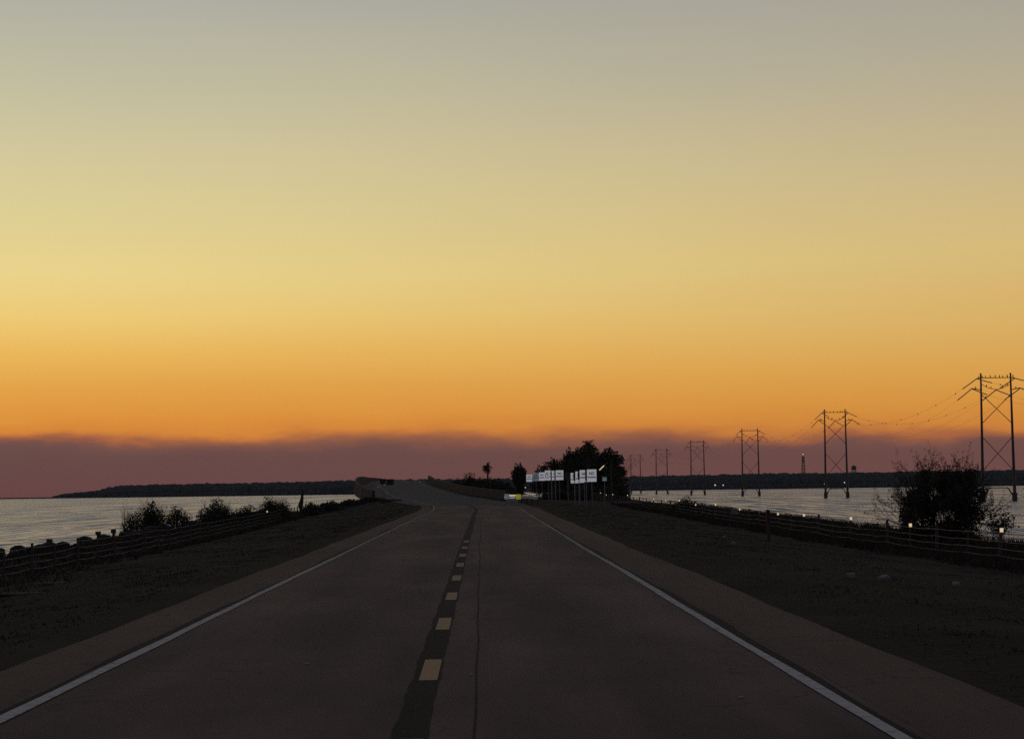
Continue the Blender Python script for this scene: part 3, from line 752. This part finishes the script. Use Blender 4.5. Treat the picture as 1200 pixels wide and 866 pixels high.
# sign backs at the left of the ramp
for px, y0, y1, Y, wp, lab in ((448.6, 561, 567.5, 226, 6.6, 'left one of two black sign backs at the bridge approach'), (457.2, 561.3, 568.3, 222, 8.2, 'right one of two black sign backs at the bridge approach')):
    panel_sign(px, y0, y1, Y, wp, lab, 'signback')
for px, py, Y, lab in ((443, 570.6, 228, 'small white delineator left of the black sign backs'), (450.6, 568, 221, 'small white delineator below the black sign backs'), (556.3, 567, 330, 'small pale reflector on a stake in the scrub right of the bridge')):
    p = at(px, py, Y); gz = hterr(p.x, Y) if px < 500 else hterr(p.x, Y)
    e = empty('delineator', (p.x, Y, gz-.1), lab, 'marker')
    MB().tube([(0, 0, 0), (0, 0, p.z-gz+.15)], .03, 6).build('stake', M['galv'], e)
    MB().box((0, -.05, p.z-gz+.1), (.11, .02, .09)).build('reflector', M['signblue'], e)

# guardrail at the right of the bridge approach
gr = empty('guardrail', (rpar(192), 192, hterr(rpar(192), 192)), 'steel guardrail with glowing end plates leading to the right bridge parapet', 'guardrail')
GI = Matrix.Translation(gr.location).inverted()
def gp(o): o.parent = gr; o.matrix_parent_inverse = GI; return o
def grx(y): return rpar(y)-.1 + (.9*((206-y)/20)**2 if y < 206 else 0)
gpts = [(186+i*1.0) for i in range(21)]
mb = MB(); prof = [(0, .42), (-.07, .50), (0, .58), (-.07, .66), (0, .74)]
vs = []
for y in gpts:
    for dx, dz in prof: vs.append((grx(y)+dx, y, zr(y)+dz))
    for dx, dz in prof[::-1]: vs.append((grx(y)+dx+.02, y, zr(y)+dz))
npf = 10
fs = [(i*npf+k, i*npf+(k+1) % npf, (i+1)*npf+(k+1) % npf, (i+1)*npf+k) for i in range(len(gpts)-1) for k in range(npf)]
gp(mb.add(vs, fs).build('beam', M['galv']))
for y in range(187, 207, 3): gp(MB().box((grx(y)+.12, y, zr(y)+.3), (.12, .12, .9)).build('post', M['wood']))
for i, (px, py, Y, wp, hp, mm) in enumerate(((593.4, 582.2, 184.5, 5.2, 5.0, 'signblue'), (600.6, 580.6, 184.9, 7.6, 1.3, 'reflector'), (600.2, 583.2, 184.9, 7.0, 1.1, 'signface'))):
    p = at(px, py, Y); gp(MB().box(p, (wp*Y/F, .04, hp*Y/F)).build('glow_plate', M[mm]))  # emissive plates added as headlight glints on the rail end
p = at(600, 583.5, 185.3); gp(MB().box((p.x, 185.3, (p.z+zr(185)-.1)/2+.1), (1.2, .1, .5)).build('end_terminal', M['galv']))
p = at(607.6, 582.0, 185.2); g_ = hterr(p.x, 185.2)
e = empty('hazard_marker', (p.x, 185.2, g_-.1), 'bright yellow square hazard marker at the end of the guardrail', 'marker')
MB().box((0, 0, p.z-g_+.1), (.44, .03, .46)).build('panel', M['yellowglow'], e); MB().tube([(0, .05, 0), (0, .05, p.z-g_+.1)], .04, 6).build('post', M['galv'], e)

# red topped marker post
Y = 84; p = at(900, 597, Y); g_ = hterr(p.x, Y)
e = empty('marker_post', (p.x, Y, g_-.1), 'tall dark marker post with a dull red top in front of the right fence', 'post')
MB().tube([(0, 0, 0), (0, 0, p.z-g_+.1)], .075, 8).build('shaft', M['wood'], e); MB().tube([(0, 0, p.z-g_-.40), (0, 0, p.z-g_+.04)], .085, 8).build('red_band', M['redpaint'], e)
# small pale board behind the fence
Y = 118; p = at(860.5, 600, Y); g_ = hterr(p.x, Y)
e = empty('notice_board', (p.x, Y, g_-.1), 'small dull pale board on two stakes at the right fence', 'board')
MB().box((0, 0, p.z-g_+.1), (.38, .03, .24)).build('panel', M['litter'], e)
for s in (-.26, .14): MB().tube([(s, .04, 0), (s, .04, p.z-g_+.24)], .04, 6).build('stake', M['wood'], e)
# utility pole with slanting white cable guard
Y = 232; a = at(702.4, 550.8, Y); b = at(707.9, 545.4, Y); g_ = hterr(a.x, Y); dx = b-a
top = b+dx*1.3; px_ = top.x+.1
e = empty('utility_pole', (px_, Y, hterr(px_, Y)-.1), 'short dark pole with a slanting white-sleeved stay wire in front of the trees', 'pole')
oz = hterr(px_, Y)-.1
MB().tube([(0, 0, 0), (0, 0, top.z-oz)], [.10, .07], 8).build('shaft', M['wood'], e)
gnd = a-dx*((a.z-g_)/dx.z)
MB().tube([gnd-Vector((px_, Y, oz)), top-Vector((px_, Y, oz))], .018, 5).build('stay_wire', M['steel'], e)
sl = MB().tube([a-Vector((px_, Y, oz)), b-Vector((px_, Y, oz))], .06, 6).build('sleeve', M['reflector'], e)  # sleeve glows through its material instead of reflecting

# ------------------------------------------------------------------ trees by the signs
tree('shade_tree', X_(684, 345), 345, 9.25, 8.2, 'largest broad dark tree of the clump behind the white signs',
     [(-.05, 0, .80, .22, .13), (.12, .05, .86, .20, .13), (-.22, 0, .66, .24, .17), (.2, .1, .66, .26, .19), (0, -.1, .52, .38, .2), (-.3, .1, .42, .28, .2), (.3, 0, .42, .28, .2), (.02, 0, .25, .4, .22)], 11, 11000, .20, trunk=.4)
tree('shade_tree', X_(714, 338), 338, 8.7, 6.2, 'broad dark tree with a ragged crown at the right of the clump',
     [(0, 0, .82, .22, .14), (.2, 0, .73, .20, .13), (-.22, 0, .70, .26, .17), (.3, 0, .50, .18, .12), (.02, 0, .5, .36, .2), (-.2, .1, .32, .3, .2), (.15, 0, .28, .32, .2)], 12, 7500, .19, trunk=.35)
tree('cedar_tree', X_(664, 340), 340, 8.4, 3.7, 'pointed dark tree leaning left of the clump centre',
     [(.12, 0, .90, .12, .12), (.06, 0, .72, .26, .18), (-.02, 0, .50, .42, .22), (-.1, 0, .25, .55, .25)], 13, 4500, .17, trunk=.2)
tree('shade_tree', X_(645.5, 348), 348, 6.9, 6.0, 'low rounded tree at the left end of the clump behind the signs',
     [(.1, 0, .78, .3, .2), (-.22, 0, .62, .26, .2), (.3, 0, .62, .3, .22), (0, 0, .35, .5, .28), (-.35, 0, .35, .25, .26)], 14, 6000, .17, trunk=.22)
def palm(name, px, Y, ytop, nf, fl, label, seed, droop=1.0, trunk=.16, wind=0):
    p = at(px, ytop, Y); x = X_(px, Y); g_ = hterr(x, Y)-.1; H = p.z-g_; rs = random.Random(seed)
    e = empty(name, (x, Y, g_), label, 'palm tree')
    MB().tube([(0, 0, 0), (-.04, 0, H*.5), (0, 0, H-fl*.45)], [trunk*1.2, trunk, trunk*.9], 8).build('trunk', M['bark'], e)
    m = MB(); c = Vector((0, 0, H-fl*.45))
    for i in range(nf):
        az = 2*math.pi*i/nf*2.4+rs.uniform(-.3, .3); el = rs.uniform(-.9, 1.25)
        d = Vector((math.cos(az)*math.cos(el)-wind, math.sin(az)*math.cos(el), math.sin(el))).normalized()
        q = c.copy(); side = d.cross(Vector((0, 0, 1))).normalized(); pts = []
        L_ = fl*rs.uniform(.8, 1.05)
        for k_ in range(7):
            pts.append(q.copy()); d = (d+Vector((0, 0, -.16*droop))).normalized(); q += d*L_/7
        m.tube(pts, [.03]*6+[.01], 4, cap=False)
        for k_ in range(1, 7):
            for s in (-1, 1):
                for j in range(2):
                    b0 = pts[k_].lerp(pts[k_-1], j*.5); tip = b0+side*s*fl*.24*(1.1-k_/8)+(pts[k_]-pts[k_-1])*1.3+Vector((0, 0, -.1*fl*droop))
                    o_ = (pts[k_]-pts[k_-1])*.3
                    m.add([b0, b0+o_, tip], [(0, 1, 2)])
    m.build('crown', M['leaf'], e)
    return e
palm('palm_tree', 572, 330, 543.5, 70, 1.2, 'slim palm with a drooping wind-blown crown standing alone', 4, 1.5, .15, .35)
palm('palm_tree', 690, 325, 517.5, 90, 1.5, 'tall palm whose fronds top the tree clump', 9, 1.0, .2)
tree('cabbage_tree', X_(608.5, 356), 356, 6.3, 3.0, 'rounded dark tree left of the white signs',
     [(0, 0, .68, .40, .27), (-.14, 0, .62, .34, .24), (.16, 0, .60, .34, .24), (0, 0, .40, .30, .2), (0, 0, .2, .3, .2)], 15, 4800, .15, trunk=.2)
# bare twiggy tree right of the clump
def bare(name, px, Y, hpx, label, seed, lean=(0, 0), stems=3, depth=3, r=.06, cat='tree', leaf=0):
    x = X_(px, Y); g_ = hterr(x, Y)-.08; h = hpx*Y/F; rs = random.Random(seed)
    e = empty(name, (x, Y, g_), label, cat); mb = MB(); out = []
    for i in range(stems):
        branch(mb, (rs.uniform(-.1, .1), rs.uniform(-.1, .1), 0), (lean[0]+rs.gauss(0, .25), lean[1]+rs.gauss(0, .2), 1), h*rs.uniform(.5, .62), r, depth, rs, out, .5, .18)
    mb.build('branches', M['bark'], e)
    if leaf:
        cs = [(q.x, q.y, q.z, .25, .25, .25) for q in out]
        v, f = leaves(cs, leaf, .06, seed); leafmesh('foliage', M['leaf_dry'], e, v, f)
    return e
bare('bare_tree', 727, 330, 46, 'thin leafless tree at the right edge of the clump', 21, (.1, 0), 4, 3, .07, leaf=300)
# scrub right of the bridge
for i, (px, Y, wp, hp, lab, md) in enumerate((
        (532, 345, 22, 558, 'low scrub beside the right parapet near the bridge crest', 0), (548, 335, 28, 551, 'spiky scrub with upright shoots right of the bridge', 1),
        (562, 325, 26, 555, 'dark scrub between the spiky scrub and the lone palm', 0), (582, 318, 36, 556, 'wide rounded dark bush at the foot of the lone palm', 0),
        (598, 335, 16, 566, 'low scrub beneath the rounded dark tree', 0))):
    x = X_(px, Y); g_ = hterr(x, Y)
    bush('scrub_bush', x, Y, wp*Y/F*1.1, hp, lab, seed=30+i, n=4200, size=.13, tw=2, stems=6 if md else 3)
    if md: bare('dry_shoots', px, Y-2, 40, 'bare upright shoots sticking out of the scrub right of the bridge', 44, (0, 0), 9, 1, .05, 'shrub')
# low ground cover in front of the tree clump so no trunk feet hang in the open
for i, (px, Y, wp, hp, lab) in enumerate(((655, 318, 40, 14, 'dark undergrowth below the left half of the tree clump'), (690, 310, 44, 22, 'dark undergrowth below the largest tree'), (722, 300, 34, 26, 'rounded undergrowth at the right foot of the tree clump'))):
    x = X_(px, Y); bush('undergrowth', x, Y, wp*Y/F, hp*Y/F, lab, seed=50+i, n=4500, size=.15, dens=6, tw=1)

# right verge bushes
bush('scrub_bush', X_(797, 170)+1, 178, 2.3, 1.75, 'small rounded bush behind the right fence at the water edge', seed=61, n=2500, size=.07, dens=4)
bush('scrub_bush', X_(776, 190)+1, 195, 2.6, 1.1, 'low spread bush left of the small rounded one by the right fence', seed=62, n=2000, size=.07, dens=5)
bush('scrub_bush', X_(752, 215)+1, 225, 2.4, .9, 'lowest scrub at the water edge, nearest the tree clump', seed=63, n=1600, size=.07, dens=5)
# the big half bare bush at the right
def big_bush():
    Y = 86; x = X_(1102, Y); g_ = hterr(x, Y)-.1; rs = random.Random(5)
    e = empty('big_bush', (x, Y, g_), 'big half-bare bush with twiggy top behind the right fence', 'bush')
    cs = []
    for i in range(44):
        a = rs.uniform(-1.0, 1.0); z = rs.uniform(.15, 2.75)
        cs.append((a*1.62*(1-.09*z), rs.uniform(-.8, .8), z, rs.uniform(.35, .6), .5, rs.uniform(.3, .5)))
    for i in range(14): cs.append((rs.uniform(-1.5, 1.3), rs.uniform(-.6, .6), rs.uniform(2.7, 3.3), .34, .3, .25))
    v, f = leaves(cs, 34000, .048, 77); v[:, 2] = np.maximum(v[:, 2], .03); leafmesh('foliage', M['leaf_dry'], e, v, f)
    mb = MB(); out = []
    for i in range(26):
        a = rs.uniform(-.5, .5)
        branch(mb, (a*1.6, rs.uniform(-.4, .4), .1), (a*1.25+rs.gauss(0, .12), rs.gauss(0, .22), 1), rs.uniform(1.25, 1.75), .035, 3, rs, out, .42, .2)
    for sx_, s_ in ((-1, 5), (1, 5)):
        for i in range(s_):
            branch(mb, (sx_*.9, rs.uniform(-.3, .3), rs.uniform(.5, 1.5)), (sx_*1, rs.gauss(0, .2), .28+rs.gauss(0, .2)), rs.uniform(1.1, 1.6), .026, 2, rs, out, .35, .05)
    for i in range(17):
        a_ = rs.uniform(-1.25, 1.35); branch(mb, (a_, rs.uniform(-.3, .3), rs.uniform(1.5, 2.1)), (a_*.22+rs.gauss(0, .08), rs.gauss(0, .1), 1), rs.uniform(1.1, 1.75)*(1-abs(a_)*.22), .030, 2, rs, out, .42, .14)
    for a_, l_ in ((-.75, 1.7), (-.25, 1.95), (.25, 2.0), (.5, 1.7)):
        branch(mb, (a_, 0, 1.0), (a_*.18, 0, 1), l_, .03, 2, rs, out, .28, .22)
    mb.build('branches', M['bark'], e)
    cs2 = [(q.x, q.y, q.z, .07, .07, .09) for q in out]
    v, f = leaves(cs2, 26000, .026, 78); leafmesh('twig_leaves', M['leaf_dry'], e, v, f)
big_bush()
bare('dry_shrub', 1172, 88, 40, 'thin leafless shrub to the right of the big bush', 23, (.1, 0), 6, 3, .018, 'shrub', leaf=500)

# left shore bushes
LB = [(158, 150, 30, 588, 'thin feathery bush, leftmost at the left shore', 6, 5, 2600, 'leaf_dry'),
      (178, 151, 24, 578, 'tallest bush on the left shore with a narrow top', 9, 3, 4200, 'leaf'),
      (208, 158, 34, 588, 'loose see-through bush right of the tallest one', 7, 4, 2600, 'leaf_dry'),
      (254, 168, 40, 581, 'dense rounded dark bush in the middle of the left shore', 6, 5, 6500, 'leaf'),
      (288, 175, 28, 588, 'low dark bush between the two dense rounded ones', 3, 4, 3400, 'leaf'),
      (318, 182, 30, 577, 'dense bush with a fan-shaped top, right of the low one', 8, 4, 5200, 'leaf'),
      (334, 186, 14, 580, 'small loose bush leaning right off the fan-shaped one', 4, 3, 1300, 'leaf_dry')]
for i, (px, Y, wp, ht, lab, stems, dens, n, m_) in enumerate(LB):
    bush('shore_bush', X_(px, Y), Y, wp*Y/F*1.1, ht, lab, seed=80+i, n=n, size=.06, dens=dens, stems=stems+3, tw=3, spread=.35, m=m_)
for i, (px, Y, wp, ht, lab) in enumerate(((366, 206, 26, 588, 'low scrub right of the dark snag on the left shore'), (388, 212, 30, 583, 'rounded scrub near the left end of the bridge'), (412, 218, 30, 584, 'dark scrub against the left bridge abutment'),
                                        (437, 218, 26, 581, 'scrub below the left parapet'), (459, 214, 22, 585, 'scrub at the road edge under the black sign backs'))):
    bush('scrub_bush', X_(px, Y), Y, wp*Y/F*1.15, ht, lab, seed=100+i, n=3400, size=.085, dens=6, tw=3, stems=7, m='leaf' if i % 2 else 'leaf_dry', spread=.3)
# snag
Y = 200; p = at(354, 571.5, Y); g_ = hterr(p.x, Y)-.1
e = empty('dead_snag', (p.x, Y, g_), 'slim black broken tree snag standing on the left shore', 'dead tree')
H = p.z-g_
MB().tube([(-.1, 0, 0), (-.12, 0, H*.25), (-.16, 0, H*.42), (-.02, 0, H*.62), (.05, 0, H*.85), (.03, 0, H)], [.10, .12, .26, .17, .10, .03], 7).build('trunk', M['bark'], e)
MB().tube([(.1, 0, H*.2), (.35, 0, H*.42), (.42, 0, H*.6)], [.05, .035, .012], 5).build('branch', M['bark'], e)

# ------------------------------------------------------------------ riprap
rocks = []
for i in range(7):
    bm = bmesh.new(); bmesh.ops.create_icosphere(bm, subdivisions=2, radius=.5); rs = random.Random(i)
    off = [Vector((rs.gauss(0, 1), rs.gauss(0, 1), rs.gauss(0, 1))).normalized() for _ in range(9)]
    for v in bm.verts:
        n_ = v.co.normalized(); d = min(.36/max(.3, n_.dot(o_)) if n_.dot(o_) > .3 else .6 for o_ in off)
        v.co = n_*min(d, .52)
        v.co.z *= .75
    me = bpy.data.meshes.new('boulder'); bm.to_mesh(me); bm.free(); me.materials.append(M['rock']); rocks.append(me)
rs = random.Random(99); y = 78
while y < 232:
    for row in range(1 if y > 150 else 2):
        yy = y+rs.uniform(-.5, .5); x = fenceL(yy)-5.7-row*1.3+rs.uniform(-.5, .5)
        o = bpy.data.objects.new('boulder', rs.choice(rocks)); COL.objects.link(o); s = rs.uniform(.45, 1.0) if row == 0 else rs.uniform(.6, 1.1)
        o.scale = (s*1.1, s, s*.9); o.rotation_euler = (rs.uniform(-.3, .3), rs.uniform(-.3, .3), rs.uniform(0, 6))
        o.location = (x, yy, hterr(x, yy)+.12*s)
        tag(o, 'dark angular boulder in the rock bank along the left shore', 'rock', 'boulders banked along the left shore')
    y += 1.9
for px, py, Y, lab in ((58, 631.5, 106, 'leftmost dark stub post on the rocks'), (115, 622.6, 118, 'dark stub post on the rocks, second from the left'), (133, 620, 124, 'dark stub post on the rocks left of the feathery bush'), (228, 609.8, 156, 'dark stub post on the rocks right of the tallest bush')):
    p = at(px, py, Y); g_ = hterr(p.x, Y)-.1
    e = MB().tube([(0, 0, 0), (.02, 0, p.z-g_-.22), (0, 0, p.z-g_-.2), (0, 0, p.z-g_)], [.10, .10, .17, .16], 8).build('stub_post', M['wood']); e.location = (p.x, Y, g_); tag(e, lab, 'post')

# ------------------------------------------------------------------ grass
def grass(name, fn, n, seed, hlo, hhi, label, bw=.012):
    rs = np.random.RandomState(seed); V = []; Fc = []
    for i in range(n):
        x, y = fn(rs); z = hterr(x, y)-.02
        if z < .25: continue
        sc = 1+y/90
        for k_ in range(5):
            a = rs.uniform(0, 6.28); h = rs.uniform(hlo, hhi); w_ = bw*sc; bx = x+rs.normal()*.08; by = y+rs.normal()*.08
            lx, ly = rs.normal()*.35*h, rs.normal()*.35*h; o = len(V)
            V += [(bx-w_*math.cos(a), by-w_*math.sin(a), z), (bx+w_*math.cos(a), by+w_*math.sin(a), z), (bx+lx, by+ly, z+h)]; Fc.append((o, o+1, o+2))
    me = bpy.data.meshes.new(name); me.from_pydata(V, [], Fc); me.materials.append(M['grass'])
    o = bpy.data.objects.new(name, me); COL.objects.link(o); tag(o, label, 'grass', kind='stuff')
def fR(rs):
    y = 18+rs.uniform(0, 1)**1.5*200; x = xc(y)+5.3+rs.uniform(0, 1)*(fenceR(y)-xc(y)-3); return x, y
def fRb(rs):
    y = 60+rs.uniform(0, 1)*180; x = fenceR(y)+rs.uniform(-1.5, 8.5); return x, y
def fL(rs):
    y = 16+rs.uniform(0, 1)**1.5*200; x = xc(y)-5.1-rs.uniform(0, 1)*(xc(y)-fenceL(y)-5); return x, y
def fLb(rs):
    y = 60+rs.uniform(0, 1)*180; x = fenceL(y)-rs.uniform(-1, 5.5); return x, y
grass('verge_grass', fR, 12000, 1, .015, .05, 'short rough grass on the right verge')
grass('verge_grass', fL, 12000, 2, .015, .05, 'short rough grass on the left verge')
grass('shore_grass', fRb, 9000, 3, .15, .55, 'ragged taller grass along the right water edge')
grass('shore_grass', fLb, 5000, 4, .12, .35, 'ragged grass between the left fence and the rocks')
def weeds(px, py, Y, lab, s=1):
    x = X_(px, Y); rs = random.Random(px); mb = MB(); mb.ball((0, 0, 0), (.62*s, .45, .05), 8, 4)
    for i in range(26):
        a = rs.uniform(0, 6.28); d = Vector((math.cos(a)*rs.uniform(.3, 1.3), math.sin(a)*.6, 1)).normalized(); b0 = Vector((rs.gauss(0, .25)*s, rs.gauss(0, .2), 0))
        mb.tube([b0, b0+d*.16*s, b0+d*.3*s+Vector((0, 0, -.03))], [.014, .01, .003], 4, cap=False)
    o = mb.build('weed_clump', M['leaf']); o.location = (x, Y, hterr(x, Y)-.01); tag(o, lab, 'weeds')
weeds(75, 0, 58, 'dark weed clump on the left verge, farther one', 1.3); weeds(30, 0, 50, 'dark weed clump at the left edge of the view', 1.6)
weeds(338, 0, 118, 'dark weed clump in front of the left fence', 1.4)

# litter
for px, py, Y, s, lab in ((1033, 714, 43.5, .13, 'pale scrap of litter, largest on the right verge'), (994, 712, 43.5, .09, 'small pale scrap left of the largest one'), (858, 661, 68, .10, 'faint pale scrap near the red-topped post'),
                          (848, 640, 85, .08, 'tiny pale scrap close to the right fence'), (745, 624, 105, .09, 'tiny pale scrap on the far right verge'), (1118, 712, 44, .09, 'dull scrap at the right of the largest one'), (258, 650, 86, .28, 'flat pale scrap lying on the left verge')):
    x = X_(px, Y); rs = random.Random(px); n = 7; top_ = []; bot_ = []
    for i in range(n):
        a = 2*math.pi*i/n; r = s*rs.uniform(.7, 1.2); top_.append((r*math.cos(a), r*.6*math.sin(a), rs.uniform(.02, .10))); bot_.append((r*.9*math.cos(a), r*.55*math.sin(a), 0))
    m_ = MB().add(top_+bot_+[(0, 0, .09)], [(i, (i+1) % n, 2*n) for i in range(n)]+[(i+n, (i+1) % n+n, (i+1) % n, i) for i in range(n)])
    o = m_.build('litter', M['litter']); o.location = (x, Y, hterr(x, Y)+.03); tag(o, lab, 'litter')
for px, Y, lab in ((481, 38, 'bright pavement stud left of the centre dashes'), (358, 22, 'pale stone chip in the left lane'), (549, 20.5, 'pale stone chip right of the nearest dashes'), (864, 18, 'pale stone chip in the right lane')):
    x = X_(px, Y); o = MB().tube([(0, 0, 0), (0, 0, .012)], [.03, .02], 6).build('stone_chip', M['litter']); o.location = (x, Y, zr(Y)+.003); tag(o, lab, 'stone')

# ------------------------------------------------------------------ haze
hz = MB().box((0, 2000, 28), (8000, 4500, 62)).build('haze', None or M['ground']); hz.data.materials.clear()
hm = bpy.data.materials.new('haze'); hm.use_nodes = True; t = hm.node_tree; t.nodes.clear()
pv = t.nodes.new('ShaderNodeVolumePrincipled'); pv.inputs['Color'].default_value = (.8, .82, .9, 1); pv.inputs['Density'].default_value = 2.5e-5; pv.inputs['Anisotropy'].default_value = 0
ou = t.nodes.new('ShaderNodeOutputMaterial'); t.links.new(pv.outputs[0], ou.inputs['Volume']); hz.data.materials.append(hm); tag(hz, 'thin evening haze over the water', 'haze', kind='stuff')
